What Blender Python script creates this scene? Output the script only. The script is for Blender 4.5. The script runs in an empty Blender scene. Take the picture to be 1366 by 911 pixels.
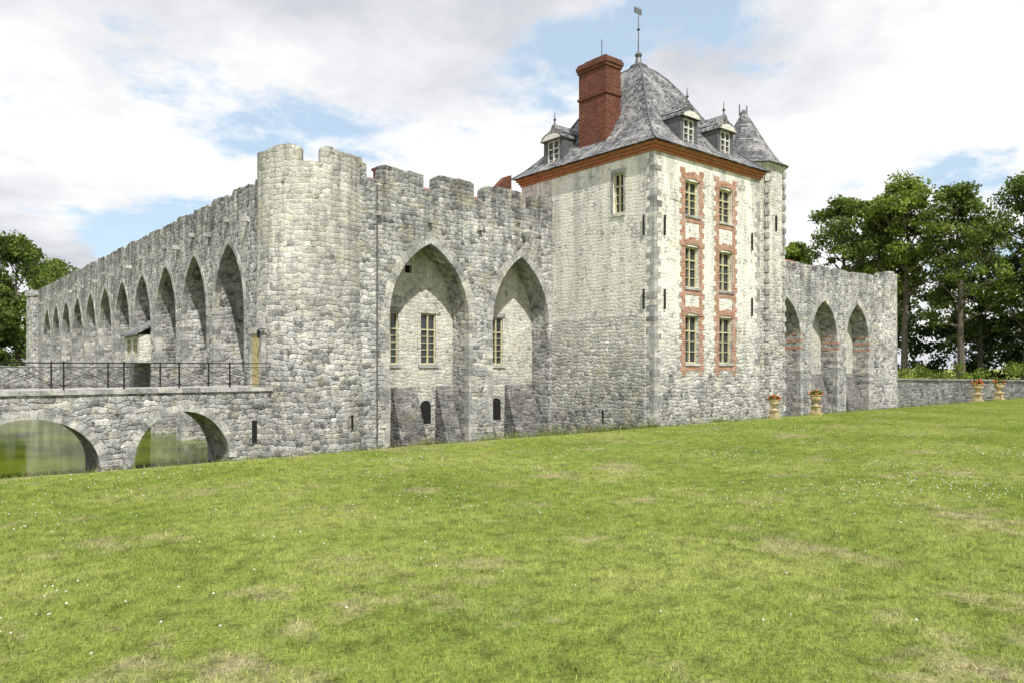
import bpy, bmesh, math, random
import numpy as np
from mathutils import Vector
random.seed(7); rng=np.random.default_rng(7)
S=bpy.context.scene
# ------------------------------------------------ node helpers
class N:
    def __init__(s,name):
        s.m=bpy.data.materials.new(name); s.m.use_nodes=True
        s.t=s.m.node_tree; s.b=s.t.nodes['Principled BSDF']; s.out=s.t.nodes['Material Output']
        s.geo=s.t.nodes.new('ShaderNodeNewGeometry'); s.P=s.geo.outputs['Position']
        s.b.inputs['Specular IOR Level'].default_value=0.2
        s.b.inputs['Roughness'].default_value=0.9
    def n(s,typ,**k):
        x=s.t.nodes.new(typ)
        for a,v in k.items(): setattr(x,a,v)
        return x
    def set(s,inp,v):
        if isinstance(v,bpy.types.NodeSocket): s.t.links.new(v,inp)
        else: inp.default_value=v
    def map(s,v,scale=(1,1,1),loc=(0,0,0)):
        x=s.n('ShaderNodeMapping'); s.set(x.inputs['Vector'],v)
        x.inputs['Scale'].default_value=scale; x.inputs['Location'].default_value=loc
        return x.outputs[0]
    def noise(s,v,scale,detail=4,rough=0.6,col=False):
        x=s.n('ShaderNodeTexNoise'); s.set(x.inputs['Vector'],v)
        x.inputs['Scale'].default_value=scale; x.inputs['Detail'].default_value=min(detail,4)
        x.inputs['Roughness'].default_value=rough
        return x.outputs['Color' if col else 'Fac']
    def ramp(s,f,stops,interp='LINEAR'):
        x=s.n('ShaderNodeValToRGB'); x.color_ramp.interpolation=interp
        e=x.color_ramp.elements
        while len(e)<len(stops): e.new(0.5)
        for i,(p,c) in enumerate(stops):
            e[i].position=p; e[i].color=(c,c,c,1) if not hasattr(c,'__len__') else (*c,1)
        s.set(x.inputs[0],f); return x.outputs[0]
    def mix(s,f,a,b,mode='MIX'):
        x=s.n('ShaderNodeMix',data_type='RGBA',blend_type=mode)
        s.set(x.inputs[0],f)
        for i,v in ((6,a),(7,b)):
            if isinstance(v,tuple) and len(v)==3: v=(*v,1)
            s.set(x.inputs[i],v)
        return x.outputs[2]
    def math(s,op,a,b=0.0,c=0.0):
        x=s.n('ShaderNodeMath',operation=op); s.set(x.inputs[0],a); s.set(x.inputs[1],b); s.set(x.inputs[2],c)
        return x.outputs[0]
    def sep(s,v):
        x=s.n('ShaderNodeSeparateXYZ'); s.set(x.inputs[0],v); return x.outputs
    def comb(s,a,b,c):
        x=s.n('ShaderNodeCombineXYZ'); s.set(x.inputs[0],a); s.set(x.inputs[1],b); s.set(x.inputs[2],c); return x.outputs[0]
    def bump(s,h,strength=0.6,dist=0.03):
        x=s.n('ShaderNodeBump'); s.set(x.inputs['Height'],h)
        s.set(x.inputs['Strength'],strength); x.inputs['Distance'].default_value=dist
        s.t.links.new(x.outputs[0],s.b.inputs['Normal'])
    def color(s,c): s.set(s.b.inputs['Base Color'],c)
    def uvw(s):
        x=s.sep(s.P); return s.comb(s.math('ADD',x[0],x[1]),x[2],0.0), x

def stone_mat(name,bright=1.0,hh=.17,w0=.17,w1=.26,sgn=1,white=None,low=.8,tint=(1,1,1),joint=.7,dirt=.75,top=None,lich=.35):
    m=N(name); P=m.P; x,y,z=m.sep(P)
    A='ADD';MU='MULTIPLY';MA='MULTIPLY_ADD'
    s0=m.math(A if sgn>0 else 'SUBTRACT',x,y)
    w=m.sep(m.noise(P,1.5,3,.65,col=True)); w2=m.sep(m.noise(P,7,2,.6,col=True))
    s1=m.math(MA,w2[0],.14,m.math(MA,w[0],.5,s0)); z1=m.math(MA,w2[1],.10,m.math(MA,w[1],.50,z))
    r=m.math('DIVIDE',z1,hh); row=m.math('FLOOR',r); fz=m.math('FRACT',r)
    wn=m.n('ShaderNodeTexWhiteNoise',noise_dimensions='1D'); m.set(wn.inputs['W'],row); rr=wn.outputs['Value']
    wid=m.math(MA,rr,w1,w0)
    q=m.math(MA,rr,37.3,m.math('DIVIDE',s1,wid)); cq=m.math('FLOOR',q); fx=m.math('FRACT',q)
    wn2=m.n('ShaderNodeTexWhiteNoise',noise_dimensions='2D'); m.set(wn2.inputs['Vector'],m.comb(cq,row,0.0)); cs=m.sep(wn2.outputs['Color'])
    dx=m.math(MU,m.math('MINIMUM',fx,m.math('SUBTRACT',1.0,fx)),wid); dz=m.math(MU,m.math('MINIMUM',fz,m.math('SUBTRACT',1.0,fz)),hh)
    dist=m.math('MINIMUM',dx,dz)
    fine=m.noise(P,13,4,.8); med=m.noise(P,4.5,4,.78)
    dist=m.math(MA,m.math('SUBTRACT',fine,.5),-.05,dist)
    def c(r_,g_,b_): return (min(.85,r_*bright*tint[0]),min(.85,g_*bright*tint[1]),min(.85,b_*bright*tint[2]))
    base=m.ramp(cs[0],[(0,c(.16,.16,.16)),(.1,c(.28,.28,.275)),(.4,c(.40,.40,.39)),(.7,c(.49,.485,.46)),(.9,c(.55,.53,.47)),(1,c(.70,.69,.65))])
    base=m.mix(1.0,base,m.ramp(fine,[(.28,.36),(.44,.88),(.58,1.12),(.75,1.42)]),'MULTIPLY')
    mort=m.ramp(m.math(MU,dist,20.0),[(0.0,1.0),(.3,.8),(.6,0.0)])
    mc=m.mix(m.ramp(med,[(.42,0.0),(.56,1.0)]),c(.15,.15,.14),c(.64,.63,.59))
    col=m.mix(m.math(MU,mort,joint),base,mc)
    col=m.mix(1.0,col,m.ramp(med,[(.34,.40),(.44,.93),(.6,1.08),(.7,1.34)]),'MULTIPLY')
    big=m.noise(P,.42,4,.68)
    col=m.mix(1.0,col,m.ramp(big,[(.34,.68),(.5,1.0),(.66,1.22)]),'MULTIPLY')
    bstr=.8
    if white:
        z0_,z1_,wc,amt=white
        wm=m.math('DIVIDE',m.math('SUBTRACT',m.math(MA,m.noise(P,.6,4,.7),7.0,z),z0_+3.5),(z1_-z0_))
        wm=m.math(MU,m.ramp(wm,[(0,0.0),(1,1.0)]),amt)
        wn_=m.ramp(m.noise(P,1.9,4,.85),[(.37,0.1),(.48,1.0)])
        wcol=m.mix(1.0,wc,m.ramp(m.noise(P,8,4,.8),[(.3,.52),(.46,.96),(.7,1.08)]),'MULTIPLY')
        wf_=m.math(MU,wm,wn_)
        col=m.mix(wf_,col,wcol); bstr=m.math(MA,wf_,-.55,.8)
    st=m.noise(m.map(P,(1.5,1.5,.12)),1.0,4,.75)
    hi=m.ramp(m.math(MA,z,.1,0.0),[(0.35,0.35),(.95,1.0)])
    stm=m.math(MU,m.math(MU,m.ramp(st,[(.45,0.0),(.61,1.0)]),hi),dirt)
    col=m.mix(stm,col,m.mix(1.0,col,(.38,.385,.39),'MULTIPLY'))
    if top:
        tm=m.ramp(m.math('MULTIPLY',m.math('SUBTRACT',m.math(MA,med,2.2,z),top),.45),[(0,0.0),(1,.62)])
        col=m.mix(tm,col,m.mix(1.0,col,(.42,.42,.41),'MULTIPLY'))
    li=m.ramp(m.noise(P,1.2,4,.78),[(.55,0.0),(.66,lich)])
    col=m.mix(li,col,c(.54,.48,.29))
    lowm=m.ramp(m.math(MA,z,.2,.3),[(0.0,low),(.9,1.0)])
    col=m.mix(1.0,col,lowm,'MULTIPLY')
    m.color(col)
    h=m.math(A,m.ramp(m.math(MU,dist,14.0),[(0,0.0),(.6,1.0)]),m.math(MU,m.math(A,fine,med),1.2))
    m.bump(h,bstr,.035)
    return m.m
M={}
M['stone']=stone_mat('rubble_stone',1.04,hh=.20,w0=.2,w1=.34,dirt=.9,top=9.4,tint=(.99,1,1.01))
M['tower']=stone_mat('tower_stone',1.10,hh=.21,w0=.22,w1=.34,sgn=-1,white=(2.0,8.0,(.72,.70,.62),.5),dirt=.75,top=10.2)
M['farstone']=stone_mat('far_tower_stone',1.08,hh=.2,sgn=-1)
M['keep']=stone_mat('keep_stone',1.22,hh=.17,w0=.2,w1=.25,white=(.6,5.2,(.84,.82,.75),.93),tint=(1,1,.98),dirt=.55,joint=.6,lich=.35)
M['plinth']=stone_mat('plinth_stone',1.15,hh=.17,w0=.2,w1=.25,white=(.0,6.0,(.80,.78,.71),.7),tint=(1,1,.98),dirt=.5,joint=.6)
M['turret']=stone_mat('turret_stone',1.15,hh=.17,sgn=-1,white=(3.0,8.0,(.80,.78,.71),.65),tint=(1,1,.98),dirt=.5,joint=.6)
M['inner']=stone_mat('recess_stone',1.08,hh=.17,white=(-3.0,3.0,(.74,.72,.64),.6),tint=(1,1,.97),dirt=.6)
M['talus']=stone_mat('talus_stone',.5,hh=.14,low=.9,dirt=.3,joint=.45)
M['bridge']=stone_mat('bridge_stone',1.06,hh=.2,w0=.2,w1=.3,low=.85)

def block_mat(name,stops):
    m=N(name); r=m.geo.outputs['Random Per Island']
    col=m.ramp(r,stops); f=m.noise(m.P,12,4,.8)
    col=m.mix(1.0,col,m.ramp(f,[(.3,.4),(.48,.95),(.7,1.35)]),'MULTIPLY')
    col=m.mix(1.0,col,m.ramp(m.noise(m.P,1.6,4,.75),[(.36,.55),(.6,1.15)]),'MULTIPLY')
    m.color(col); m.bump(f,.7,.03); return m.m
M['quoin']=block_mat('dressed_stone',[(0,(.28,.28,.27)),(.4,(.42,.42,.40)),(.8,(.52,.51,.47)),(1,(.60,.58,.51))])
M['capst']=block_mat('cap_stone',[(0,(.40,.39,.36)),(1,(.52,.50,.46))])

def brick_mat(name,c1,c2,mortar,bw=.24,bh=.075,ms=.012,amt=1):
    m=N(name); v,x=m.uvw()
    b=m.n('ShaderNodeTexBrick'); m.set(b.inputs['Vector'],v)
    b.inputs['Scale'].default_value=1; b.inputs['Brick Width'].default_value=bw; b.inputs['Row Height'].default_value=bh
    b.inputs['Mortar Size'].default_value=ms; b.inputs['Mortar Smooth'].default_value=.3
    b.inputs['Color1'].default_value=(*c1,1); b.inputs['Color2'].default_value=(*c2,1); b.inputs['Mortar'].default_value=(*mortar,1)
    f=m.noise(m.P,9,4,.75)
    col=m.mix(1.0,b.outputs['Color'],m.ramp(f,[(.3,.5),(.5,1.0),(.7,1.35)]),'MULTIPLY')
    w=m.ramp(m.noise(m.P,2.2,4,.82),[(.50,0.0),(.60,.7)])
    col=m.mix(m.math('MULTIPLY',w,amt),col,mortar)
    m.color(col); m.bump(m.math('ADD',f,m.math('MULTIPLY',b.outputs['Fac'],-1.0)),.5,.02); return m.m
M['brick']=brick_mat('orange_brick',(.30,.105,.06),(.42,.185,.105),(.54,.47,.39),ms=.010,amt=.8)
M['chim']=brick_mat('chimney_brick',(.10,.03,.018),(.21,.068,.038),(.13,.08,.06),amt=.5)
M['cornice']=brick_mat('cornice_brick',(.36,.12,.045),(.46,.17,.07),(.38,.22,.13),bh=.11,amt=.4)
M['tile']=brick_mat('red_roof_tile',(.36,.14,.09),(.46,.22,.14),(.16,.07,.05),bw=.18,bh=.14,ms=.02,amt=.4)

def slate():
    m=N('slate'); v,x=m.uvw()
    b=m.n('ShaderNodeTexBrick'); m.set(b.inputs['Vector'],v)
    b.inputs['Scale'].default_value=1; b.inputs['Brick Width'].default_value=.22; b.inputs['Row Height'].default_value=.13
    b.inputs['Mortar Size'].default_value=.016; b.inputs['Mortar Smooth'].default_value=.2
    b.inputs['Color1'].default_value=(.10,.10,.112,1); b.inputs['Color2'].default_value=(.31,.31,.32,1); b.inputs['Mortar'].default_value=(.04,.04,.045,1)
    col=m.mix(1.0,b.outputs['Color'],m.ramp(m.noise(m.P,6,4,.8),[(.3,.35),(.5,1.0),(.7,1.5)]),'MULTIPLY')
    col=m.mix(m.ramp(m.noise(m.P,1.0,4,.8),[(.47,0.0),(.6,.6)]),col,(.46,.45,.43))
    dk=m.ramp(m.noise(m.map(m.P,(3,3,6)),1.5,4,.8),[(.535,0.0),(.57,.9)])
    col=m.mix(dk,col,(.035,.035,.04))
    m.color(col); m.b.inputs['Roughness'].default_value=.65
    m.bump(m.math('MULTIPLY',b.outputs['Fac'],-1.0),.6,.03); return m.m
M['slate']=slate()
def plain(name,c,rough=.6,metal=0,var=.25,spec=.3):
    m=N(name); m.color(m.mix(1.0,c,m.ramp(m.noise(m.P,8,4),[(.3,1-var),(.7,1+var)]),'MULTIPLY'))
    m.b.inputs['Roughness'].default_value=rough; m.b.inputs['Metallic'].default_value=metal; m.b.inputs['Specular IOR Level'].default_value=spec
    return m.m
M['frame']=plain('cream_window_paint',(.54,.50,.32),.5)
M['framew']=plain('pale_window_paint',(.62,.61,.55),.5)
M['door']=plain('ochre_door_wood',(.40,.33,.17),.6)
M['glass']=plain('window_glass',(.035,.04,.045),.08,0,.3,.6)
M['iron']=plain('wrought_iron',(.03,.03,.03),.5,.4)
M['pipe']=plain('weathered_zinc',(.13,.13,.125),.6,.2)
M['lead']=plain('lead_sheet',(.14,.145,.15),.5,.3)
M['dlead']=plain('dormer_slate_cladding',(.10,.105,.11),.7,0,.5)
M['hole_shade']=plain('painted_opening_shade',(.015,.015,.015),.9)  # near-black colour stands in for the shade inside vents and slits
M['urn']=plain('terracotta_yellow_stone',(.46,.37,.21),.8,0,.4)
M['petal']=plain('orange_petals',(.75,.16,.03),.7)
M['petal2']=plain('red_petals',(.6,.04,.03),.7)
M['stem']=plain('plant_leaves',(.07,.12,.03),.7)
M['clover']=plain('clover_petals',(.72,.72,.68),.8)
M['bark']=plain('bark',(.12,.10,.08),.95,0,.4)

def leaf_mat(name,stops):
    m=N(name); r=m.geo.outputs['Random Per Island']
    col=m.ramp(r,stops)
    col=m.mix(1.0,col,m.ramp(m.noise(m.P,.45,3),[(.35,.55),(.65,1.45)]),'MULTIPLY')
    m.color(col); m.b.inputs['Roughness'].default_value=.55
    tr=m.n('ShaderNodeBsdfTranslucent'); m.set(tr.inputs[0],m.mix(1.0,col,(1.4,1.5,.6),'MULTIPLY'))
    ms=m.n('ShaderNodeMixShader'); ms.inputs[0].default_value=.35
    m.t.links.new(m.b.outputs[0],ms.inputs[1]); m.t.links.new(tr.outputs[0],ms.inputs[2]); m.t.links.new(ms.outputs[0],m.out.inputs[0])
    return m.m
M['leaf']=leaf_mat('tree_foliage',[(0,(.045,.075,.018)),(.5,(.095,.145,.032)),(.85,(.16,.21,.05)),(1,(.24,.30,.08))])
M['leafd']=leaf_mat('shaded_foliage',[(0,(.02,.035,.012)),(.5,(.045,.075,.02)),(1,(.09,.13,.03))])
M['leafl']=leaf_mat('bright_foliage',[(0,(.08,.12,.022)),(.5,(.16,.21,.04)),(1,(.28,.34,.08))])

def grass_cols(m,k=1.0):
    P=m.map(m.P,(1,1,0))
    f=lambda a,b,c:(a*k,b*k,c*k)
    a=m.ramp(m.noise(P,.4,4,.65),[(.32,f(.25,.315,.066)),(.5,f(.325,.385,.094)),(.68,f(.42,.455,.145))])
    dry=m.ramp(m.noise(m.map(P,(.9,.9,0),(3.1,7.7,0)),.62,4,.78),[(.54,0.0),(.67,.8)])
    a=m.mix(dry,a,f(.52,.45,.27))
    a=m.mix(1.0,a,m.ramp(m.noise(P,4.5,4,.8),[(.34,.55),(.5,1.0),(.68,1.25)]),'MULTIPLY')
    return a
def lawn_mat():
    m=N('lawn_grass'); a=grass_cols(m,.78)
    f=m.noise(m.P,26,4,.8)
    a=m.mix(1.0,a,m.ramp(f,[(.3,.4),(.5,.95),(.7,1.4)]),'MULTIPLY')
    m.color(a); m.bump(f,.8,.05); m.b.inputs['Specular IOR Level'].default_value=.05; return m.m
M['lawn']=lawn_mat()
def blade_mat(name,k):
    m=N(name); a=grass_cols(m,k)
    r=m.geo.outputs['Random Per Island']
    a=m.mix(1.0,a,m.ramp(r,[(0,(.40,.48,.4)),(.5,(.95,1.0,.9)),(.88,(1.25,1.28,1.1)),(1,(1.8,1.6,1.8))]),'MULTIPLY')
    m.color(a); m.b.inputs['Specular IOR Level'].default_value=.1; m.b.inputs['Roughness'].default_value=.7
    tr=m.n('ShaderNodeBsdfTranslucent'); m.set(tr.inputs[0],a)
    ms=m.n('ShaderNodeMixShader'); ms.inputs[0].default_value=.3
    m.t.links.new(m.b.outputs[0],ms.inputs[1]); m.t.links.new(tr.outputs[0],ms.inputs[2]); m.t.links.new(ms.outputs[0],m.out.inputs[0])
    return m.m
M['blade']=blade_mat('grass_blades',1.0); M['weed']=blade_mat('weed_blades',.6)
def water_mat():
    m=N('moat_water'); m.color(m.mix(m.ramp(m.noise(m.map(m.P,(1,.5,1)),.35,4),[(.38,0.0),(.62,1.0)]),(.035,.055,.006),(.13,.165,.016)))
    m.b.inputs['Roughness'].default_value=.06; m.b.inputs['IOR'].default_value=1.09; m.b.inputs['Specular IOR Level'].default_value=.5
    m.bump(m.noise(m.P,2.2,4),.10,.05); return m.m
M['water']=water_mat()
M['mud']=plain('moat_bed_mud',(.06,.06,.03),.9)

# ------------------------------------------------ mesh builder
class MB:
    def __init__(s): s.v=[]; s.f=[]
    def add(s,vs,fs):
        o=len(s.v); s.v+= [tuple(p) for p in vs]; s.f+=[tuple(i+o for i in f) for f in fs]
    def box(s,x0,x1,y0,y1,z0,z1):
        s.add([(x0,y0,z0),(x1,y0,z0),(x1,y1,z0),(x0,y1,z0),(x0,y0,z1),(x1,y0,z1),(x1,y1,z1),(x0,y1,z1)],
              [(0,3,2,1),(4,5,6,7),(0,1,5,4),(1,2,6,5),(2,3,7,6),(3,0,4,7)])
    def prism(s,poly,fn,d0,d1):
        n=len(poly); vs=[fn(a,b,d0) for a,b in poly]+[fn(a,b,d1) for a,b in poly]
        s.add(vs,[tuple(range(n)),tuple(range(2*n-1,n-1,-1))]+[(i,(i+1)%n,(i+1)%n+n,i+n) for i in range(n)])
    def rings(s,rs,cap0=True,cap1=True):
        n=len(rs[0]); vs=[p for r in rs for p in r]; fs=[]
        for k in range(len(rs)-1):
            for i in range(n):
                j=(i+1)%n; fs.append((k*n+i,k*n+j,(k+1)*n+j,(k+1)*n+i))
        if cap0: fs.append(tuple(range(n-1,-1,-1)))
        if cap1: fs.append(tuple(range((len(rs)-1)*n,len(rs)*n)))
        s.add(vs,fs)
    def lathe(s,cx,cy,prof,n=24,rot=0):
        s.rings([[(cx+r*math.cos(rot+2*math.pi*i/n),cy+r*math.sin(rot+2*math.pi*i/n),z) for i in range(n)] for r,z in prof])
    def tube(s,pts,rad,n=6):
        rs=[]
        for i,p in enumerate(pts):
            p=Vector(p); a=Vector(pts[max(i-1,0)]); b=Vector(pts[min(i+1,len(pts)-1)])
            d=(b-a).normalized(); up=Vector((0,0,1)) if abs(d.z)<.9 else Vector((1,0,0))
            e=d.cross(up).normalized(); g=d.cross(e).normalized()
            r=rad[i] if hasattr(rad,'__len__') else rad
            rs.append([tuple(p+e*r*math.cos(2*math.pi*k/n)+g*r*math.sin(2*math.pi*k/n)) for k in range(n)])
        s.rings(rs)
    def obj(s,name,mat,parent=None,smooth=False):
        me=bpy.data.meshes.new(name); me.from_pydata(s.v,[],s.f)
        bm=bmesh.new(); bm.from_mesh(me); bmesh.ops.recalc_face_normals(bm,faces=bm.faces)
        big=[f for f in bm.faces if len(f.verts)>6]
        if big: bmesh.ops.triangulate(bm,faces=big)
        bm.to_mesh(me); bm.free()
        me.materials.append(M[mat] if isinstance(mat,str) else mat)
        if smooth: me.polygons.foreach_set('use_smooth',[True]*len(me.polygons))
        o=bpy.data.objects.new(name,me); S.collection.objects.link(o)
        if parent: o.parent=parent
        return o
def empty(name):
    o=bpy.data.objects.new(name,None); S.collection.objects.link(o); return o
FU=lambda plane:(lambda a,b,d:(a,plane+d,b))    # wall running along x
FV=lambda plane:(lambda a,b,d:(plane+d,a,b))    # wall running along y
def bx(mb,ax,plane,a0,a1,d0,d1,z0,z1):
    if ax=='u': mb.box(a0,a1,plane+d0,plane+d1,z0,z1)
    else: mb.box(plane+d0,plane+d1,a0,a1,z0,z1)
def arc_pts(a0,a1,zs,rise,kind='pt',n=10,off=0.0):
    w=(a1-a0)/2; c=(a0+a1)/2
    if kind=='el':
        return [(c-(w+off)*math.cos(math.pi*i/(2*n)),zs+(rise+off)*math.sin(math.pi*i/(2*n))) for i in range(2*n+1)]
    R=(w*w+rise*rise)/(2*w); th2=math.acos(max(-1,min(1,(R-w)/(R+off)))) 
    L=[(a0+R-(R+off)*math.cos(th2*i/n),zs+(R+off)*math.sin(th2*i/n)) for i in range(n+1)]
    Rr=[(2*c-x,z) for x,z in reversed(L[:-1])]
    return L+Rr
def panel(mb,ax,plane,s0,s1,zb,zt,arches,th):
    poly=[(s0,zb)]
    for (a0,a1,zs,rise,kind) in arches:
        poly+=[(a0,zb)]+arc_pts(a0,a1,zs,rise,kind)+[(a1,zb)]
    poly+=[(s1,zb),(s1,zt),(s0,zt)]
    mb.prism(poly,(FU if ax=='u' else FV)(plane),0,th)
def parapet(mb,ax,plane,s0,s1,z0,z1,gaps,th=.5,gd=None):
    fn=(FU if ax=='u' else FV)(plane); x=s0; gaps=sorted(gaps)+[(s1,s1)]
    zg=z0 if gd is None else z1-gd
    def seg(a0,a1,zt,wear):
        top=[]; n=max(2,int((a1-a0)/.22)); ph=random.random()*6
        for i in range(n+1):
            a=a0+(a1-a0)*i/n; e=0
            if wear and i in(0,n): e=-random.uniform(.04,.16); a+=(.07 if i==0 else -.07)*random.random()
            top.append((a,zt+random.uniform(-.05,.03)+.05*math.sin(a*1.3+ph)+e))
        mb.prism([(a0,z0)]+top+[(a1,z0)],fn,0,th)
    for g0,g1 in gaps:
        if g0-x>.05: seg(x,g0,z1,True)
        if zg>z0+.02 and g1>g0: seg(g0,g1,zg,False)
        x=g1
def ring(mb,ax,plane,a0,a1,zs,rise,kind='pt',w=.38,proud=.03,n=11,gap=.14,depth=.25):
    fn=(FU if ax=='u' else FV)(plane)
    I=arc_pts(a0,a1,zs,rise,kind,n,-.02); O=arc_pts(a0,a1,zs,rise,kind,n,w); L=len(I)
    def lerp(p,q,t): return (p[0]+(q[0]-p[0])*t,p[1]+(q[1]-p[1])*t)
    for k in range(L-1):
        i0,i1,o1,o0=I[k],I[k+1],O[k+1],O[k]; g=gap*.17
        e=random.uniform(.8,1.08); o0=lerp(i0,o0,e); o1=lerp(i1,o1,e)
        mb.prism([lerp(i0,i1,g),lerp(i0,i1,1-g),lerp(o0,o1,1-g),lerp(o0,o1,g)],fn,-(proud*.5+random.uniform(0,.018)),depth)
def jamb(mb,ax,plane,a,side,z0,z1,proud=.008,depth=.35):
    z=z0; k=random.randint(0,1)
    while z<z1-.1:
        h=min(random.uniform(.2,.36),z1-z); l=(.22 if k else .42)+random.uniform(-.06,.06); k=1-k
        lo,hi=(a-l,a+.015) if side<0 else (a-.015,a+l)
        bx(mb,ax,plane,lo,hi,-proud-random.uniform(0,.012),depth+(.25 if k else 0),z+.006,z+h-.006); z+=h
def grid_wall(mb,ax,plane,s0,s1,z0,z1,holes,rev=.25):
    xs=sorted(set([s0,s1]+[h[0] for h in holes]+[h[1] for h in holes])); zs=sorted(set([z0,z1]+[h[2] for h in holes]+[h[3] for h in holes]))
    fn=(FU if ax=='u' else FV)(plane)
    for i in range(len(xs)-1):
        for j in range(len(zs)-1):
            cx_=(xs[i]+xs[i+1])/2; cz=(zs[j]+zs[j+1])/2
            if any(h[0]<cx_<h[1] and h[2]<cz<h[3] for h in holes): continue
            mb.add([fn(xs[i],zs[j],0),fn(xs[i+1],zs[j],0),fn(xs[i+1],zs[j+1],0),fn(xs[i],zs[j+1],0)],[(0,1,2,3)])
    for a,b,c,d in holes:
        for p,q in (((a,c),(b,c)),((b,c),(b,d)),((b,d),(a,d)),((a,d),(a,c))):
            mb.add([fn(*p,0),fn(*q,0),fn(*q,rev),fn(*p,rev)],[(0,1,2,3)])
def window(fr,gl,ax,plane,a0,a1,z0,z1,d=.16,rows=4,bw=.03):
    bx(gl,ax,plane,a0-.01,a1+.01,d+.04,d+.08,z0-.01,z1+.01)
    f=.06
    bx(fr,ax,plane,a0+.001,a0+f,d-.04,d+.035,z0+.001,z1-.001); bx(fr,ax,plane,a1-f,a1-.001,d-.04,d+.035,z0+.001,z1-.001)
    bx(fr,ax,plane,a0+f,a1-f,d-.04,d+.035,z0+.001,z0+f); bx(fr,ax,plane,a0+f,a1-f,d-.04,d+.035,z1-f,z1-.001)
    c=(a0+a1)/2; bx(fr,ax,plane,c-.035,c+.035,d-.05,d+.033,z0+f,z1-f)
    zt=z0+(z1-z0)*.68
    bx(fr,ax,plane,a0+f,c-.035,d-.045,d+.032,zt-.03,zt+.03); bx(fr,ax,plane,c+.035,a1-f,d-.045,d+.032,zt-.03,zt+.03)
    for r in range(1,rows+1):
        zz=z0+f+(zt-z0-f)*r/(rows)
        if r<rows:
            bx(fr,ax,plane,a0+f,c-.035,d-.02,d+.03,zz-bw/2,zz+bw/2); bx(fr,ax,plane,c+.035,a1-f,d-.02,d+.03,zz-bw/2,zz+bw/2)

# ================================================ CASTLE
castle=empty('castle')
ZB=-3.2
# ---- left arcade wall (runs along y at x=12.5)
PL=12.5; DL=1.6; CZ=9.2; TOPL=9.95; VL=94.5
la=[(33.9+5.2*i,38.0+5.2*i,4.3,3.3,'pt') for i in range(12) if 38+5.2*i<VL-1]
w=MB(); panel(w,'v',PL,30.5,VL,ZB,CZ,la,DL); w.box(PL+DL,PL+DL+.7,30.5,VL,ZB,CZ-.01)
gaps=[(32.6+2.9*i,32.95+2.9*i) for i in range(21)]
parapet(w,'v',PL,31,VL,CZ,TOPL,gaps,gd=.22)
w.obj('arcade_wall','stone',castle)
q=MB(); 
for a in la:
    ring(q,'v',PL,a[0],a[1],a[2],a[3],w=.26)
    jamb(q,'v',PL,a[0],-1,ZB+.5,a[2]); jamb(q,'v',PL,a[1],1,ZB+.5,a[2])
for i in range(12):
    v=33.35+5.2*i; q.box(PL-.35,PL+.1,v-.12,v+.12,8.2,8.42); q.box(PL-.2,PL+.1,v+2.5,v+2.75,8.55,8.75)
q.obj('arcade_voussoirs','quoin',castle)
h=MB(); grid_wall(h,'v',11.9,49.8,53.3,2.2,3.7,[(50.3,51.2,2.5,3.5),(51.8,52.7,2.5,3.5)],.15); h.box(12.06,14,49.8,53.3,2.2,3.7); h.box(11.85,14,49.7,53.4,2.0,2.2)
h.add([(11.9,49.8,2.2),(12.06,49.8,2.2),(12.06,49.8,3.7),(11.9,49.8,3.7)],[(0,1,2,3)])
h.obj('closet_walls','keep',castle)
fr=MB(); gl=MB(); window(fr,gl,'v',11.9,50.3,51.2,2.5,3.5,.07,2); window(fr,gl,'v',11.9,51.8,52.7,2.5,3.5,.07,2)
h=MB(); h.add([(11.65,49.6,3.65),(11.65,53.5,3.65),(14.0,53.5,5.1),(14.0,49.6,5.1),(11.65,49.6,3.75),(11.65,53.5,3.75),(14.0,53.5,5.2),(14.0,49.6,5.2)],[(0,1,2,3),(4,5,6,7),(0,1,5,4),(1,2,6,5),(2,3,7,6),(3,0,4,7)])
h.obj('closet_roof','slate',castle)
t=MB(); t.lathe(12.9,VL+.7,[(1.35,ZB),(1.25,9.2),(1.38,9.3),(1.38,9.9)],16); t.obj('far_turret','farstone',castle)

# ---- right curtain wall (along x at y=28)
PR=28.0; DR=1.3; CZ2=9.5; TOP2=10.3
ra=[(16.55,20.8,3.9,3.35,'pt'),(22.2,25.85,3.9,3.25,'pt')]
w=MB(); panel(w,'u',PR,14,26.3,ZB,CZ2,ra,DR)
parapet(w,'u',PR,15.2,26.1,CZ2,TOP2,[(15.5,16.15),(18.3,18.9),(21.1,21.65),(24.2,24.7)],gd=.72)
w.obj('curtain_wall','stone',castle)
holes=[(17.0,17.8,1.85,4.2),(19.0,19.85,1.85,4.2),(23.1,23.9,1.85,4.2),(18.15,18.5,6.0,6.35)]
w=MB(); grid_wall(w,'u',PR+DR,14,26.2,ZB,CZ2-.02,holes,.22); w.obj('recess_back_wall','inner',castle)
for a in holes[:3]: window(fr,gl,'u',PR+DR,*a,d=.12,rows=5)
vd=MB(); vd.box(18.1,18.55,PR+DR+.2,PR+DR+.25,5.9,6.4)
q=MB()
for a in ra:
    ring(q,'u',PR,a[0],a[1],a[2],a[3],w=.36,n=12); jamb(q,'u',PR,a[0],-1,ZB+.5,a[2])
    jamb(q,'u',PR,a[1],1,ZB+.5,a[2]) if a[1]<25 else None
for a in holes[:3]:
    q.box(a[0]-.12,a[1]+.12,PR+DR-.06,PR+DR+.1,a[2]-.16,a[2]-.005)
    q.box(a[0]-.15,a[1]+.15,PR+DR-.03,PR+DR+.1,a[3]+.005,a[3]+.22)
for u in (16.0,18.6,21.4,24.1): q.box(u-.09,u+.09,PR-.2,PR+.1,8.1,8.28)
q.obj('curtain_wall_dressings','quoin',castle)
t=MB()
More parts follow.
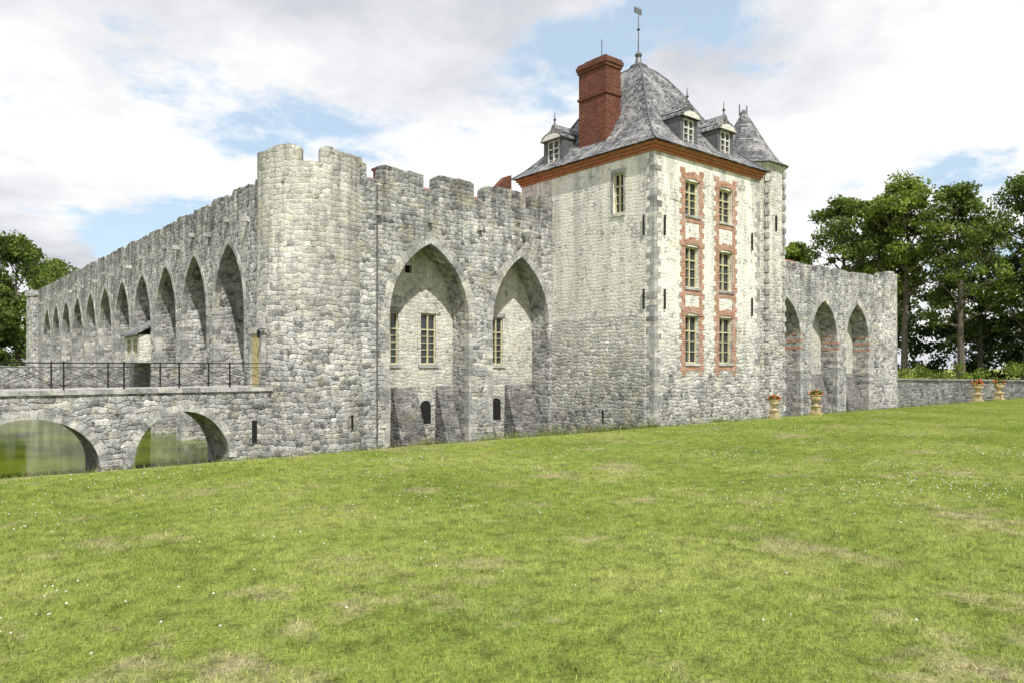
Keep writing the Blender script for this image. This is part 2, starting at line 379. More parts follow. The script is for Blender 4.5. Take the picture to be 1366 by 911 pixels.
def wedge(a0,a1,zt,out=1.3,ins=.08,y=PR+DR+.02,zb=-2.4):
    t.add([(a0,y,zb),(a1,y,zb),(a0,y-out,zb),(a1,y-out,zb),(a0+ins,y,zt),(a1-ins,y,zt),(a0+ins,y-.1,zt),(a1-ins,y-.1,zt)],
          [(0,1,3,2),(4,6,7,5),(2,3,7,6),(0,2,6,4),(1,5,7,3),(0,4,5,1)])
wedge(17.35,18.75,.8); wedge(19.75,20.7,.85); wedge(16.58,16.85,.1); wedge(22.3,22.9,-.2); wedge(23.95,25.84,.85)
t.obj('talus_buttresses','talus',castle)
t=MB()
for a0,a1 in ((16.9,17.3),(18.95,19.55),(23.1,23.75)):
    t.prism([(a0,-.9)]+arc_pts(a0,a1,-.05,.25,'el',4)+[(a1,-.9)],FU(PR+DR),-.012,.0)  # thin solid panels on the wall, inner shade painted instead of recessed
t.obj('basement_vents','hole_shade',castle)
q=MB()
for a0,a1 in ((18.95,19.55),(23.1,23.75)): ring(q,'u',PR+DR,a0,a1,-.05,.25,'el',w=.18,n=3,proud=.05)
q.obj('vent_arches','quoin',castle)

# ---- round corner tower
cx,cy,R=13.73,29.6,2.14
t=MB(); t.lathe(cx,cy,[(R+.22,ZB),(R+.12,-.5),(R+.03,3.5),(R,6),(R,9.8)],48)
ang=math.atan2(-cy,-cx); W=.17
gs=[0,math.radians(92),math.radians(-98),math.pi]
def arcseg(mb,a0,a1,r0,r1,z0,z1):
    n=max(3,int((a1-a0)/.1)); ph=random.random()*6
    top=[z1+random.uniform(-.05,.03)+.05*math.sin(i*.6+ph)-(random.uniform(.08,.2) if i in(0,n) else 0) for i in range(n+1)]
    rr=[]
    for i in range(n+1):
        a=a0+(a1-a0)*i/n; c,s_=math.cos(a),math.sin(a)
        rr.append([(cx+r0*c,cy+r0*s_,z0),(cx+r1*c,cy+r1*s_,z0),(cx+r1*c,cy+r1*s_,top[i]),(cx+r0*c,cy+r0*s_,top[i])])
    mb.rings(rr)
gg=sorted([(ang+g)%(2*math.pi) for g in gs])
for i,g in enumerate(gg):
    g2=gg[(i+1)%4]+(2*math.pi if i==3 else 0)
    arcseg(t,g+W,g2-W,R-.42,R,9.8,10.42)
t.obj('corner_tower','tower',castle,)
d=MB(); d.box(11.45,11.75,29.35,30.2,.96,3.05)
for k in range(1,5): d.box(11.44,11.5,29.35+.17*k-.008,29.35+.17*k+.008,.98,3.0)
d.obj('bridge_door','door',castle)
q=MB(); q.box(11.42,11.8,29.1,29.35,.96,3.05); q.box(11.42,11.8,30.2,30.45,.96,3.05); q.box(11.40,11.8,29.05,30.5,3.055,3.3); q.obj('door_surround','quoin',castle)
def dirbox(mb,a,r,wd,z0,z1,th=.06):
    c,s_=math.cos(a),math.sin(a); tx,ty=-s_,c
    P=[(cx+(r+o)*c+k*wd/2*tx,cy+(r+o)*s_+k*wd/2*ty) for o,k in ((-.1,-1),(-.1,1),(th,1),(th,-1))]
    mb.rings([[(x,y,z0) for x,y in P],[(x,y,z1) for x,y in P]])
dirbox(vd,ang+.80,R+.10,.13,-1.5,-.25,.03)
l=MB(); l.box(11.3,11.5,28.95,29.0,3.2,3.24); l.lathe(11.25,28.97,[(.05,2.85),(.09,3.1),(.02,3.2)],6); l.obj('wall_lantern','iron',castle)
p=MB(); p.tube([(PL-.06,32.05,9.2),(PL-.06,32.05,ZB)],.04); p.tube([(15.95,PR-.05,9.4),(15.95,PR-.05,ZB)],.035)
p.obj('rain_pipes','pipe',castle)

# ---- low tiled roofs behind the parapets
r=MB()
r.add([(15.3,29.0,9.3),(25.9,29.0,9.3),(25.9,32.0,10.8),(17,32.0,10.8)],[(0,1,2,3)])
r.add([(14.2,33,8.9),(14.2,94,8.9),(17.0,94,10.3),(17.0,34,10.3)],[(0,1,2,3)])
r.add([(38,29.0,8.4),(60,29.0,8.4),(58,33,10.6),(38,33,10.6)],[(0,1,2,3)])
r.add([(12.6,30.6,10.0),(14.6,28.8,10.0),(15.4,31.4,11.0)],[(0,1,2)])
r.obj('tiled_roofs','tile',castle)
r=MB(); r.box(17.75,18.75,30.9,31.5,9.5,11.0); r.box(17.68,18.82,30.83,31.57,11.0,11.1)
r.box(14.9,15.6,53,54,9.5,11.3); r.box(14.9,15.5,70,71,9.5,11.1)
r.prism([(24.7,9),(26.05,9),(26.05,12.1),(25.75,12.0),(24.7,10.95)],FU(31.2),0,.5)
r.obj('brick_chimneys_and_gable','chim',castle)

# ---- keep
KX0,KX1,KY0,KY1=26.1,34.5,21.4,30.4; KT=11.35
w=MB()
wins=[(28.3,29.35,8.75,10.35),(28.3,29.35,5.4,7.3),(28.3,29.35,1.9,4.1),(30.95,32.05,8.75,10.35),(30.95,32.05,5.4,7.3),(30.95,32.05,1.9,4.1)]
lw=[(23.2,23.85,8.85,10.7)]
grid_wall(w,'u',KY0,KX0,KX1,ZB,KT,wins,.28)
grid_wall(w,'v',KX0,KY0,KY1,ZB,KT,lw,.28)
w.add([(KX1,KY0,ZB),(KX1,KY1,ZB),(KX1,KY1,KT),(KX1,KY0,KT)],[(0,1,2,3)])
w.add([(KX0,KY1,ZB),(KX1,KY1,ZB),(KX1,KY1,KT),(KX0,KY1,KT)],[(0,1,2,3)])
w.obj('keep_walls','keep',castle)
for a in wins: window(fr,gl,'u',KY0,*a,d=.2,rows=3)
window(fr,gl,'v',KX0,*lw[0],d=.17,rows=3)
b=MB()
for (u0,u1) in ((28.3,29.35),(30.95,32.05)):
    z=1.3; k=0
    while z<10.75:
        l=.40 if k else .26; k=1-k; l+=random.uniform(-.04,.04)
        hh=.24
        b.box(u0-l,u0-.002,KY0-.02,KY0+.1,z,z+hh-.002); b.box(u1+.002,u1+l,KY0-.02,KY0+.1,z,z+hh-.002); z+=hh
for a in wins:
    ring(b,'u',KY0,a[0]+.0,a[1]-.0,a[3]-.02,.16,'el',w=.3,proud=.06,n=5,gap=.05)
    b.box(a[0]+.003,a[1]-.003,KY0-.02,KY0+.1,a[2]-.34,a[2]-.12)
b.obj('brick_window_surrounds','brick',castle)
q=MB()
for a in wins: q.box(a[0]-.06,a[1]+.06,KY0-.07,KY0+.12,a[2]-.115,a[2]-.003)
a=lw[0]; q.box(KX0-.06,KX0+.1,a[0]-.1,a[1]+.1,a[2]-.16,a[2]-.003); q.box(KX0-.02,KX0+.1,a[0]-.12,a[0]-.003,a[2],a[3]); q.box(KX0-.02,KX0+.1,a[1]+.003,a[1]+.12,a[2],a[3]); q.box(KX0-.022,KX0+.1,a[0]-.12,a[1]+.12,a[3]+.004,a[3]+.2)
z=ZB; k=0
while z<KT-.3:
    hh=random.uniform(.2,.34); l1,l2=(.45,.24) if k else (.24,.42); k=1-k; e=random.uniform(.004,.016)
    l1+=random.uniform(-.07,.07); l2+=random.uniform(-.07,.07)
    q.box(KX0-e,KX0+l1,KY0-e,KY0+l2,z,z+hh-.008)
    q.box(KX1-l1,KX1+e,KY0-e,KY0+l2,z,z+hh-.008); z+=hh
q.obj('keep_quoins','quoin',castle)
w=MB(); w.box(KX0-.05,KX0+.1,KY0+.5,27.99,ZB,4.1); w.obj('keep_plinth','plinth',castle)
c=MB()
def band(mb,o,z0,z1):
    mb.box(KX0-o,KX1+o,KY0-o,KY1+o,z0,z1)
band(c,.06,11.30,11.42); band(c,.13,11.423,11.55); band(c,.22,11.553,11.70); c.obj('brick_cornice','cornice',castle)
p=MB()
def anch(ax,a,z,h=.9):
    pl=KY0 if ax=='u' else KX0
    bx(p,ax,pl,a-.03,a+.03,-.11,-.04,z,z+h)
for z in (7.6,4.3): anch('u',26.75,z); anch('v',21.95,z); anch('u',33.7,z)
p.obj('iron_wall_anchors','iron',castle)
r=MB(); CX,CY=30.3,25.9
prof=[(1.0,0),(.9,.06),(.79,.15),(.66,.28),(.54,.43),(.42,.60),(.32,.745),(.22,.865),(.13,.945),(.07,.975),(.06,1.0)]
rs=[]
nseg=8
for f,zf in prof:
    a=(4.2+.4)*f; bb=(4.5+.4)*f; z=11.705+5.75*zf; ringp=[]
    cor=[(-a,-bb),(a,-bb),(a,bb),(-a,bb)]
    for i in range(4):
        p0,p1=cor[i],cor[(i+1)%4]
        for k in range(nseg):
            ringp.append((CX+p0[0]+(p1[0]-p0[0])*k/nseg,CY+p0[1]+(p1[1]-p0[1])*k/nseg,z+(.0 if f>.99 else random.uniform(-.03,.03))))
    rs.append(ringp)
r.rings(rs); 
TX,TY,TR=36.6,23.7,2.1
r.lathe(TX,TY,[(TR+.3,12.55),(TR*.9,12.9),(TR*.62,13.8),(TR*.3,15.0),(.06,15.9)],8,math.pi/8)
r.obj('slate_roofs','slate',castle)
t=MB(); t.lathe(TX,TY,[(TR+.1,ZB),(TR+.02,4.0),(TR,12.3),(TR+.12,12.4),(TR+.12,12.54)],8,math.pi/8); t.obj('stair_turret','turret',castle)
q=MB()
for i in range(8):
    a=math.pi/8+i*math.pi/4
    z=ZB;k=0
    while z<12.1:
        hh=random.uniform(.24,.36); s_=.17 if k else .10; k=1-k
        px,py=TX+(TR-.03)*math.cos(a),TY+(TR-.03)*math.sin(a)
        q.rings([[(px+s_*math.cos(a+j),py+s_*math.sin(a+j),zz) for j in (0.3,1.9,3.5,5.0)] for zz in (z,z+hh-.01)]); z+=hh
q.obj('turret_quoins','quoin',castle)
vd.box(TX-.05,TX+.1,TY-TR*.93-.04,TY-TR*.93+.2,9,9.8) 
l=MB()
for sx,sy in ((-1,-1),(1,-1),(-1,1),(1,1)):
    l.tube([(CX+sx*4.6*f,CY+sy*4.9*f,11.73+5.75*zf) for f,zf in prof],.045,5)
l.lathe(CX,CY,[(.42,17.2),(.45,17.45),(.2,17.6),(.12,17.9),(.2,18.05),(.05,18.25)],10)
l.tube([(CX,CY,18.2),(CX,CY,20.6)],[.04,.02]); l.box(CX-.35,CX+.25,CY-.01,CY+.01,20.2,20.5); l.lathe(CX,CY,[(.02,19.3),(.1,19.4),(.02,19.5)],8)
l.tube([(TX-.1,TY+.2,15.7),(TX-.1,TY+.2,16.3)],.04); l.tube([(TX+.15,TY-.1,15.6),(TX+.15,TY-.1,16.2)],.04); l.lathe(TX,TY,[(.22,15.55),(.18,15.85),(.05,16.0)],8)
dw=MB(); dr=MB(); wf=MB()
def dormer(ax,plane,c,z0,z1,wd=.62,back=2.6):
    bx(dw,ax,plane,c-wd,c-wd*.62,0,back,z0,z1); bx(dw,ax,plane,c+wd*.62,c+wd,0,back,z0,z1); bx(dw,ax,plane,c-wd*.62,c+wd*.62,.12,back,z0,z1)
    bx(dw,ax,plane,c-wd-.05,c+wd+.05,-.06,.0-.002,z0-.08,z0)
    fn=(FU if ax=='u' else FV)(plane)
    poly=arc_pts(c-wd*1.12,c+wd*1.12,z1+.002,.42,'el',6); dr.prism(poly,fn,-.16,back+.1)
    poly=[(c-wd*.95,z1+.28),(c-.25,z1+.55),(c,z1+.85),(c+.25,z1+.55),(c+wd*.95,z1+.28)]
    dr.prism(poly,fn,-.02,back*.8)
    arc=arc_pts(c-wd*.9,c+wd*.9,z1+.01,.28,'el',6); wf.prism(arc,fn,-.2,-.165)
    window(fr2,gl,ax,plane,c-wd*.6,c+wd*.6,z0+.02,z1-.02,d=.06,rows=3)
    q0=fn(c,z1+.8,.1); l.tube([q0,(q0[0],q0[1],q0[2]+.7)],[.05,.015]); l.lathe(q0[0],q0[1],[(.03,q0[2]+.2),(.09,q0[2]+.28),(.03,q0[2]+.38)],8)
fr2=MB()
dormer('v',26.35,28.2,12.0,13.35,.72)
dormer('u',21.75,29.05,12.05,13.4,.66); dormer('u',21.75,32.0,12.05,13.4,.66)
dw.obj('dormer_walls','dlead',castle); dr.obj('dormer_roofs','slate',castle); wf.obj('dormer_pediments','framew',castle)
fr2.obj('dormer_window_frames','framew',castle)
l.obj('finials_and_weathervane','lead',castle)
fr.obj('window_frames','frame',castle); gl.obj('window_panes','glass',castle); 
c=MB(); c.box(26.75,27.8,24.9,26.75,11.8,16.35)
for i,(o,z0,z1) in enumerate(((.06,15.0,15.12),(.06,16.35,16.5),(.11,16.503,16.68),(.06,16.683,16.8))): c.box(26.75-o,27.8+o,24.9-o,26.75+o,z0,z1)
c.obj('keep_chimney','chim',castle)
c=MB(); c.box(26.9,27.65,25.1,26.5,16.8,16.95); c.tube([(27.2,25.6,16.9),(27.2,25.6,17.9)],.02); c.obj('chimney_cap','iron',castle)

# ---- far curtain wall and tower
CZ3=8.5; TOP3=9.2
fa=[(46.4,50.4,3.8,2.9,'pt'),(51.9,55.8,3.8,2.9,'pt'),(57.2,61.0,3.8,2.9,'pt')]
w=MB(); panel(w,'u',PR,36,63,ZB,CZ3,fa,DR)
parapet(w,'u',PR,36,62,CZ3,TOP3,[(38+2.8*i,38.6+2.8*i) for i in range(9)],gd=.5)
w.obj('far_curtain_wall','stone',castle)
w=MB(); w.box(36,63,PR+DR,PR+DR+.5,ZB,CZ3-.02); w.obj('far_recess_back_wall','inner',castle)
w=MB(); w.lathe(63.7,29.2,[(2.35,ZB),(2.15,0),(2.1,8.7)],32)
ocx,ocy,oR=cx,cy,R; cx,cy,R=63.7,29.2,2.1
a=math.atan2(-cy,-cx)
for i in range(5): arcseg(w,a+.2+i*2*math.pi/5,a+.2+(i+1)*2*math.pi/5-.3,R-.4,R,8.7,9.5)
cx,cy,R=ocx,ocy,oR
w.obj('far_tower','farstone',castle)
q=MB(); bq=MB()
for a in fa:
    ring(q,'u',PR,a[0],a[1],a[2],a[3],w=.36); jamb(q,'u',PR,a[0],-1,ZB+.5,a[2]); jamb(q,'u',PR,a[1],1,ZB+.5,a[2])
    for z in (3.0,3.5,4.0): bq.box(a[1]-.02,a[1]+.3,PR-.03,PR+1.2,z,z+.2)
q.obj('far_wall_voussoirs','quoin',castle); bq.obj('far_wall_brick_bands','brick',castle)
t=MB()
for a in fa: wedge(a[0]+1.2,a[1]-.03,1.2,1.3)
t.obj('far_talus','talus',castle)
vd.box(58.6,58.95,PR+DR-.01,PR+DR+.1,2.9,4.6)
vd.box(KX0-.065,KX0+.2,24.4,24.5,-.9,-.3)
vd.obj('arrow_slits','hole_shade',castle)

# ================================================ BRIDGE
br=empty('stone_bridge'); BY0,BY1,DZ=28.75,31.3,.95
ba=[(-3.2,.4,-1.7,1.75,'el'),(1.5,5.66,-1.7,1.73,'el'),(6.7,10.05,-1.7,1.82,'el')]
w=MB(); panel(w,'u',BY0,-4.6,12.4,ZB,DZ-.16,ba,BY1-BY0); w.obj('bridge_spans','bridge',br)
q=MB()
for a in ba: ring(q,'u',BY0,a[0],a[1],a[2],a[3],'el',w=.27,n=14,proud=.012)
x=-4.6
while x<11.9:
    l=random.uniform(.5,.9); l=min(l,12.0-x); q.box(x+.003,x+l-.003,BY0-.06-random.uniform(0,.02),BY0+.5,DZ-.158,DZ+random.uniform(-.01,.01)); x+=l
q.box(-4.6,12.0,BY0+.502,BY1+.1,DZ-.158,DZ-.005)
q.obj('bridge_dressed_stone','quoin',br)
v_=MB(); v_.box(10.9,11.1,BY0-.012,BY0+.1,-1.2,-.35); v_.obj('bridge_slit','hole_shade',br)
p=MB()
for y in (BY0+.05,BY1-.05):
    zt=1.86
    p.box(-4.6,11.9,y-.02,y+.02,zt-.015,zt+.015); p.box(-4.6,11.9,y-.012,y+.012,DZ+.10,DZ+.12); p.box(-4.6,11.9,y-.010,y+.010,zt-.16,zt-.14)
    n=9; L=16.5/n
    for i in range(n+1):
        xx=-4.6+L*i; p.box(xx-.025,xx+.025,y-.025,y+.025,DZ,zt+.05)
        if i<n:
            p.tube([(xx,y,DZ+.12),(xx+L,y,zt-.14)],.009,4); p.tube([(xx,y,zt-.14),(xx+L,y,DZ+.12)],.009,4)
            p.tube([(xx,y,DZ+.12),(xx+L/2,y,zt-.14)],.008,4); p.tube([(xx+L/2,y,zt-.14),(xx+L,y,DZ+.12)],.008,4)
p.obj('iron_railing','iron',br)

# ================================================ GROUND, MOAT
UX0,UX1,VY0,VY1=-4.5,82.,14.1,104.
g=MB(); B=900
xs=[-B,UX0,UX1,B]; ys=[-B,16.8,VY1,B]
for i in range(3):
    for j in (1,2):
        if i==1 and j==1: continue
        g.add([(xs[i],ys[j],0),(xs[i+1],ys[j],0),(xs[i+1],ys[j+1],0),(xs[i],ys[j+1],0)],[(0,1,2,3)])
def rag(x): return .05*math.sin(x*1.7)+.04*math.sin(x*.63+2)+.03*math.sin(x*4.1)
gx=[-B,UX0]+list(np.arange(-4,82,.5))+[UX1,B]; gy=[-B,13.2,13.7,13.95,14.1,14.35,14.8,15.6,16.8]
ez={13.7:-.005,13.95:-.02,14.1:-.06,14.35:-.2,14.8:-.6,15.6:-1.5,16.8:-3.0}
vs=[(x,y+(rag(x) if 13.5<y<16 else 0),(ez.get(y,0) if UX0<x<UX1 else 0)) for y in gy for x in gx]; nx=len(gx)
g.add(vs,[(j*nx+i,j*nx+i+1,(j+1)*nx+i+1,(j+1)*nx+i) for j in range(len(gy)-1) for i in range(nx-1)])
g.obj('lawn','lawn',None,True)
m=MB(); m.add([(UX0,14.2,-2.3),(UX1,14.2,-2.3),(UX1,VY1,-2.3),(UX0,VY1,-2.3)],[(0,1,2,3)]); m.obj('moat_water','water')
m=MB(); m.add([(UX0-1,13,-3.1),(UX1+1,13,-3.1),(UX1+1,VY1+1,-3.1),(UX0-1,VY1+1,-3.1)],[(0,1,2,3)]); m.obj('moat_bed','mud')
m=MB(); m.box(UX1-.1,UX1+.5,14.6,VY1,-3.1,.42); m.box(UX0-.5,UX0+.1,14.6,VY1,-3.1,.03); m.box(UX0-.5,UX1,VY1,VY1+.6,-3.1,1.9)
m.obj('moat_retaining_wall','stone')
m=MB(); y=14.6
while y<100: m.box(UX1-.18,UX1+.58,y+.01,y+.99,.421,.55); y+=1
m.obj('moat_wall_coping','capst')

def np_mesh(name,V,k):
    n=V.shape[0]; me=bpy.data.meshes.new(name); me.vertices.add(n*k); me.vertices.foreach_set('co',V.reshape(-1).astype(np.float32))
    me.loops.add(n*k); me.loops.foreach_set('vertex_index',np.arange(n*k,dtype=np.int32))
    me.polygons.add(n); me.polygons.foreach_set('loop_start',np.arange(0,n*k,k,dtype=np.int32)); me.polygons.foreach_set('loop_total',np.full(n,k,dtype=np.int32))
    me.update(calc_edges=True); return me
def grass_mesh(name,n,size,hmin,hmax):
    px=rng.uniform(0,size,n); py=rng.uniform(0,size,n); a=rng.uniform(0,2*np.pi,n); w=rng.uniform(.002,.0048,n)
    cl=.5+.5*np.sin(px*2*np.pi*3/size*1.0+np.sin(py*2*np.pi/size*2)*2)*np.sin(py*2*np.pi/size*4+np.cos(px*2*np.pi/size*3)*2)
    h=rng.uniform(hmin,hmax,n)*(.7+.6*cl)
    la_=rng.uniform(0,2*np.pi,n); le=rng.uniform(.1,1.1,n)*h
    V=np.zeros((n,3,3),np.float32)
    V[:,0]=np.stack([px-w*np.cos(a),py-w*np.sin(a),np.full(n,-.005)],1); V[:,1]=np.stack([px+w*np.cos(a),py+w*np.sin(a),np.full(n,-.005)],1)
    V[:,2]=np.stack([px+le*np.cos(la_),py+le*np.sin(la_),h],1)
    return np_mesh(name,V,3)
gm=[grass_mesh('grass_tuft_patch',12000,2.0,.012,.038) for _ in range(3)]
for x in gm: x.materials.append(M['blade'])
grass=empty('grass')
cnt=0
for i in range(-6,36):
    for j in range(-2,7):
        x=i*2; y=j*2; X=x+1; Y=y+1
        if j==6: y=11.6
        d=.6414*X+.7672*Y; r=.7672*X-.6414*Y
        if d<1.5 or d>48 or abs(r)>.76*d+2.0: continue
        o=bpy.data.objects.new('grass_patch',gm[cnt%3]); S.collection.objects.link(o); o.parent=grass
        k=random.randint(0,3); c_,s_=[(0,0),(2,0),(2,2),(0,2)][k]; o.location=(x+c_,y+s_,0); o.rotation_euler=(0,0,k*math.pi/2); cnt+=1
def weeds(name,n,px,py,h):
    a=rng.uniform(0,6.28,n); w_=rng.uniform(.004,.01,n); la_=rng.uniform(0,6.28,n)
    zb=np.where(py>14.1,-.06-(py-14.1)*.7,-.03)
    V=np.zeros((n,3,3),np.float32); V[:,0]=np.stack([px-w_*np.cos(a),py-w_*np.sin(a),zb],1); V[:,1]=np.stack([px+w_*np.cos(a),py+w_*np.sin(a),zb],1); V[:,2]=np.stack([px+.5*h*np.cos(la_),py+.5*h*np.sin(la_),zb+h],1)
    me=np_mesh(name,V,3); me.materials.append(M['weed']); o=bpy.data.objects.new(name,me); S.collection.objects.link(o)
n1=15000; n2=2600
cxs=rng.choice(np.array([9.3,11.2,12.0,13.0,13.6,14.4,15.1,15.9,17.0,20.5]),n2)
px=np.concatenate([rng.uniform(-4,80,n1),cxs+rng.normal(0,.22,n2)]); py=np.concatenate([rng.normal(14.1,.16,n1),rng.normal(14.25,.1,n2)])
h=np.concatenate([rng.uniform(.03,.12,n1)*(0.4+rng.random(n1)),rng.uniform(.10,.36,n2)])
weeds('bank_weeds',n1+n2,px,py,h)
c=MB()
clus=[(random.uniform(-3,20),random.uniform(3,13.5)) for _ in range(40)]
for i in range(1500):
    if i%3: cx0,cy0=random.choice(clus); x=cx0+random.gauss(0,.5); y=cy0+random.gauss(0,.5)
    else: x=random.uniform(-4,25); y=random.uniform(2,13.8)
    if y>13.7: continue
    z=random.uniform(.03,.05); s_=random.uniform(.006,.011)
    c.add([(x-s_,y,z),(x,y-s_,z),(x+s_,y,z),(x,y+s_,z),(x,y,z+s_),(x,y,z-s_)],[(0,1,4),(1,2,4),(2,3,4),(3,0,4),(1,0,5),(2,1,5),(3,2,5),(0,3,5)])
c.obj('clover_flowers','clover')

# ================================================ URNS
def urn(x,y,s):
    e=empty('flower_urn'); z=-.05
    u=MB(); u.box(x-.2*s,x+.2*s,y-.2*s,y+.2*s,z-.1,z+.1*s); u.box(x-.14*s,x+.14*s,y-.14*s,y+.14*s,z+.1*s,z+.34*s); u.box(x-.18*s,x+.18*s,y-.18*s,y+.18*s,z+.34*s,z+.39*s)
    u.lathe(x,y,[(.12*s,z+.39*s),(.06*s,z+.44*s),(.05*s,z+.48*s),(.12*s,z+.53*s),(.19*s,z+.62*s),(.21*s,z+.70*s),(.18*s,z+.74*s),(.23*s,z+.78*s),(.22*s,z+.8*s)],14)
    for sg in(-1,1): u.tube([(x+sg*.2*s,y,z+.62*s),(x+sg*.28*s,y,z+.68*s),(x+sg*.27*s,y,z+.75*s),(x+sg*.2*s,y,z+.76*s)],.018*s,5)
    u.obj('urn_body','urn',e)
    for nm,mt,nn,sz in (('flowers','petal',70,.035),('red_flowers','petal2',20,.03),('foliage','stem',150,.05)):
        k=rng.normal(0,1,(nn,3)); k/=np.linalg.norm(k,axis=1)[:,None]; k[:,2]=np.abs(k[:,2])*.8
        rr=(.25 if mt!='stem' else .21)*s*rng.uniform(.6,1.1,nn)
        cpt=np.array([x,y,z+.8*s])+k*rr[:,None]; V=np.zeros((nn,4,3))
        for i in range(nn):
            t1=rng.normal(0,1,3);t1/=np.linalg.norm(t1);t2=np.cross(t1,rng.normal(0,1,3));t2/=np.linalg.norm(t2)
            V[i]=[cpt[i]+t1*sz*s,cpt[i]+t2*sz*s,cpt[i]-t1*sz*s,cpt[i]-t2*sz*s]
        me=np_mesh(nm,V,4); me.materials.append(M[mt]); o=bpy.data.objects.new(nm,me); S.collection.objects.link(o); o.parent=e
urn(23.3,13.9,.82); urn(26.2,13.95,.95); urn(42.3,13.95,1.15); urn(45.4,13.95,1.15)

# ================================================ TREES
def leaves(cents,rads,npc,size,seed):
    r=np.random.default_rng(seed); C=np.repeat(np.array(cents),npc,0); Rr=np.repeat(np.array(rads),npc)
    n=len(C); k=r.normal(0,1,(n,3)); k/=np.linalg.norm(k,axis=1)[:,None]
    rad=r.random(n)**.45; P=C+k*(rad*Rr)[:,None]*np.array([1,1,.65])
    t1=r.normal(0,1,(n,3)); t1/=np.linalg.norm(t1,axis=1)[:,None]; t2=np.cross(t1,r.normal(0,1,(n,3))); t2/=np.linalg.norm(t2,axis=1)[:,None]
    s=(size*r.uniform(.5,1.2,n))[:,None]
    return np.stack([P+t1*s,P+t2*s*.6,P-t1*s,P-t2*s*.6],1)
def tree(x,y,h,cr,seed,base=.35,npc=100,name='deciduous_tree',mat='leaf',lsz=.24,nl=30):
    R_=random.Random(seed); e=empty(name); t=MB(); e.location=(x,y,0)
    lean=R_.uniform(-.04,.04)
    tp=[(lean*h*f*1.5+R_.uniform(-.1,.1)*f,R_.uniform(-.15,.15)*f*2,h*f*.86) for f in (0,.1,.25,.4,.55,.7,.85,1)]
    tp[0]=(0,0,-.2); tr=h*.015
    t.tube(tp,[tr*1.5,tr*1.05,tr*.95,tr*.8,tr*.6,tr*.42,tr*.25,tr*.08],8)
    cents=[];rads=[]
    for i in range(nl):
        f=base+(1-base)*((i+R_.random())/nl); az=i*2.4+R_.uniform(-.5,.5)
        k=min(6,int(f*7)); p0=Vector(tp[k]).lerp(Vector(tp[k+1]),f*7-k)
        p0.z=h*.86*f
        prof=math.sin(math.pi*min(1,((f-base)/(1-base))*.72+.28))**.6
        L=cr*prof*R_.uniform(.6,1.25); el=math.radians(R_.uniform(10,50)+30*f)
        dr_=Vector((math.cos(az)*math.cos(el),math.sin(az)*math.cos(el),math.sin(el)))
        p1=p0+dr_*L*.5+Vector((0,0,-.1*L)); p2=p0+dr_*L
        t.tube([p0,p1,p2],[tr*.35*(1.2-f*.7),tr*.22,tr*.06],5)
        cents.append(tuple(p2)); rads.append(R_.uniform(.7,1.35)*cr/4.5)
        cents.append(tuple(p1+Vector((R_.uniform(-1,1),R_.uniform(-1,1),R_.uniform(0,1.2))))); rads.append(R_.uniform(.6,1.1)*cr/4.5)
        for s_ in range(2):
            d2=(dr_+Vector((R_.uniform(-.8,.8),R_.uniform(-.8,.8),R_.uniform(-.3,.6)))).normalized()
            p3=p1+d2*L*.6; t.tube([p1,p3],[tr*.14,tr*.03],4); cents.append(tuple(p3)); rads.append(R_.uniform(.6,1.3)*cr/4.5)
    t.obj('trunk_and_limbs','bark',e)
    me=np_mesh('leaves',leaves(cents,rads,npc,lsz,seed),4); me.materials.append(M[mat]); o=bpy.data.objects.new('leaves',me); S.collection.objects.link(o); o.parent=e
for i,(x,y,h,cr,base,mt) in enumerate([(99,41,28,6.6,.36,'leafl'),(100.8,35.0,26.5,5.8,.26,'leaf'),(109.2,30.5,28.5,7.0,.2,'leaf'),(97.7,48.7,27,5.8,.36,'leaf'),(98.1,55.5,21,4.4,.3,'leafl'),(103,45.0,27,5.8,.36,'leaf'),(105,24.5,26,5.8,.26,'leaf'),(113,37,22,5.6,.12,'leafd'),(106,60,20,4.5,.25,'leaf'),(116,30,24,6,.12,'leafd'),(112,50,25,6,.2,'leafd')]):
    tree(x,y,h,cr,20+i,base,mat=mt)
for i,(x,y,h,cr) in enumerate([(13,113,19.5,6.2),(19,126,18.5,6),(9.5,109,12,4),(24,128,17,5.5),(5,112,18,5)]):
    tree(x,y,h,cr,60+i,.10,mat='leafl' if i in(1,3) else 'leaf',nl=34)
def mass(name,segs,mat,hmax,seed,n=260,npc=110,rad=2.2,lsz=.32,zlo=.3):
    R_=random.Random(seed); c=[];rd=[]
    for _ in range(n):
        (x0,y0,x1,y1)=R_.choice(segs); f=R_.random(); x=x0+(x1-x0)*f+R_.uniform(-3,3); y=y0+(y1-y0)*f+R_.uniform(-3,3)
        hh=hmax*(.65+.35*math.sin(x*.35+y*.2)*math.cos(y*.27)); c.append((x,y,R_.uniform(zlo,hh))); rd.append(R_.uniform(.6,1.0)*rad)
    me=np_mesh(name,leaves(c,rd,npc,lsz,seed),4); me.materials.append(M[mat]); o=bpy.data.objects.new(name,me); S.collection.objects.link(o)
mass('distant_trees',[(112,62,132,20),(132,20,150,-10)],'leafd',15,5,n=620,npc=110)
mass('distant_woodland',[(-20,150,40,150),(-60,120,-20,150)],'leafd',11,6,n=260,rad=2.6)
mass('hedge_bushes',[(92,40,100,24),(100,24,108,8)],'leafl',2.6,8,n=130,npc=140,rad=1.2,lsz=.14,zlo=.1)

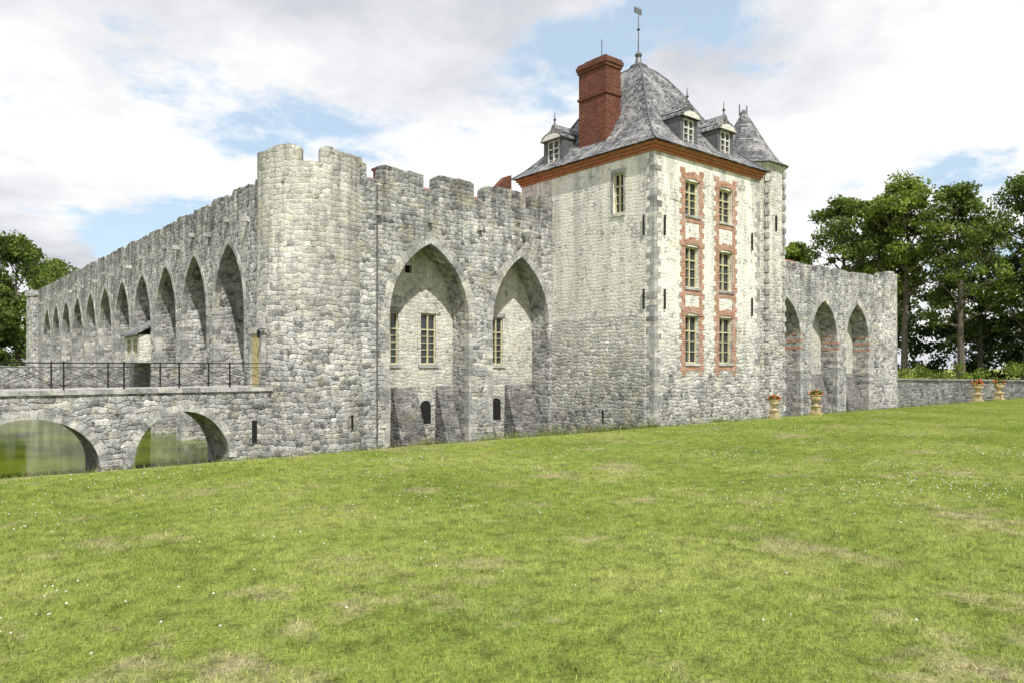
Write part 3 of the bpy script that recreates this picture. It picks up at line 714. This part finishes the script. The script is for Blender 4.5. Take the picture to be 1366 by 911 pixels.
# ================================================ WORLD
W_=bpy.data.worlds.new('World'); S.world=W_; W_.use_nodes=True; nt=W_.node_tree; nt.nodes.clear()
sd=Vector((-.40,-.92,0)).normalized(); EL=math.radians(53)
class WN(N):
    def __init__(s,t): s.t=t
k=WN(nt)
sky=k.n('ShaderNodeTexSky',sky_type='NISHITA'); sky.sun_disc=False; sky.sun_elevation=EL; sky.sun_rotation=math.atan2(sd.x,sd.y); sky.air_density=1.0; sky.dust_density=1.0
tc=k.n('ShaderNodeTexCoord'); G=tc.outputs['Generated']; xyz=k.sep(G)
zz=k.math('ADD',k.math('MAXIMUM',xyz[2],0.0),.22)
pv=k.comb(k.math('DIVIDE',xyz[0],zz),k.math('DIVIDE',xyz[1],zz),0.0)
pv=k.map(pv,(1,1,1),(1.3,.4,0))
def wn(v,s,d,r):
    x=k.n('ShaderNodeTexNoise'); k.set(x.inputs['Vector'],v); x.inputs['Scale'].default_value=s; x.inputs['Detail'].default_value=d; x.inputs['Roughness'].default_value=r; return x.outputs['Fac']
cl=wn(pv,1.15,7,.6)
mask=k.ramp(cl,[(.395,0.0),(.425,.6),(.455,1.0)])
sh=wn(k.map(pv,(1,1,1),(5,2,1)),.8,6,.6)
ccol=k.ramp(sh,[(.36,(.60,.62,.67)),(.46,(.83,.84,.87)),(.53,(1.0,1.0,1.0))])
haze=k.mix(mask,(.68,.85,1.0),ccol)
bg1=k.n('ShaderNodeBackground'); k.set(bg1.inputs[0],sky.outputs[0]); bg1.inputs[1].default_value=.15
bg2=k.n('ShaderNodeBackground'); k.set(bg2.inputs[0],haze); bg2.inputs[1].default_value=1.04
ms=k.n('ShaderNodeMixShader'); k.set(ms.inputs[0],k.ramp(mask,[(0,.6),(1,1.0)])); nt.links.new(bg1.outputs[0],ms.inputs[1]); nt.links.new(bg2.outputs[0],ms.inputs[2])
ow=k.n('ShaderNodeOutputWorld'); nt.links.new(ms.outputs[0],ow.inputs[0])
sl=bpy.data.lights.new('sun','SUN'); sl.energy=5; sl.angle=math.radians(.5); sl.color=(1,.96,.89)
so=bpy.data.objects.new('sun',sl); S.collection.objects.link(so)
tosun=Vector((sd.x*math.cos(EL),sd.y*math.cos(EL),math.sin(EL))); so.rotation_euler=tosun.to_track_quat('Z','Y').to_euler()
# ================================================ CAMERA
cam=bpy.data.cameras.new('camera'); co=bpy.data.objects.new('camera',cam); S.collection.objects.link(co); S.camera=co
co.location=(0,0,1.7); co.rotation_euler=(math.radians(90),0,-math.radians(39.9)); cam.sensor_width=36; cam.lens=26.35; cam.shift_y=.0253; cam.clip_end=3000
S.view_settings.view_transform='Standard'; S.view_settings.look='None'; S.view_settings.exposure=0
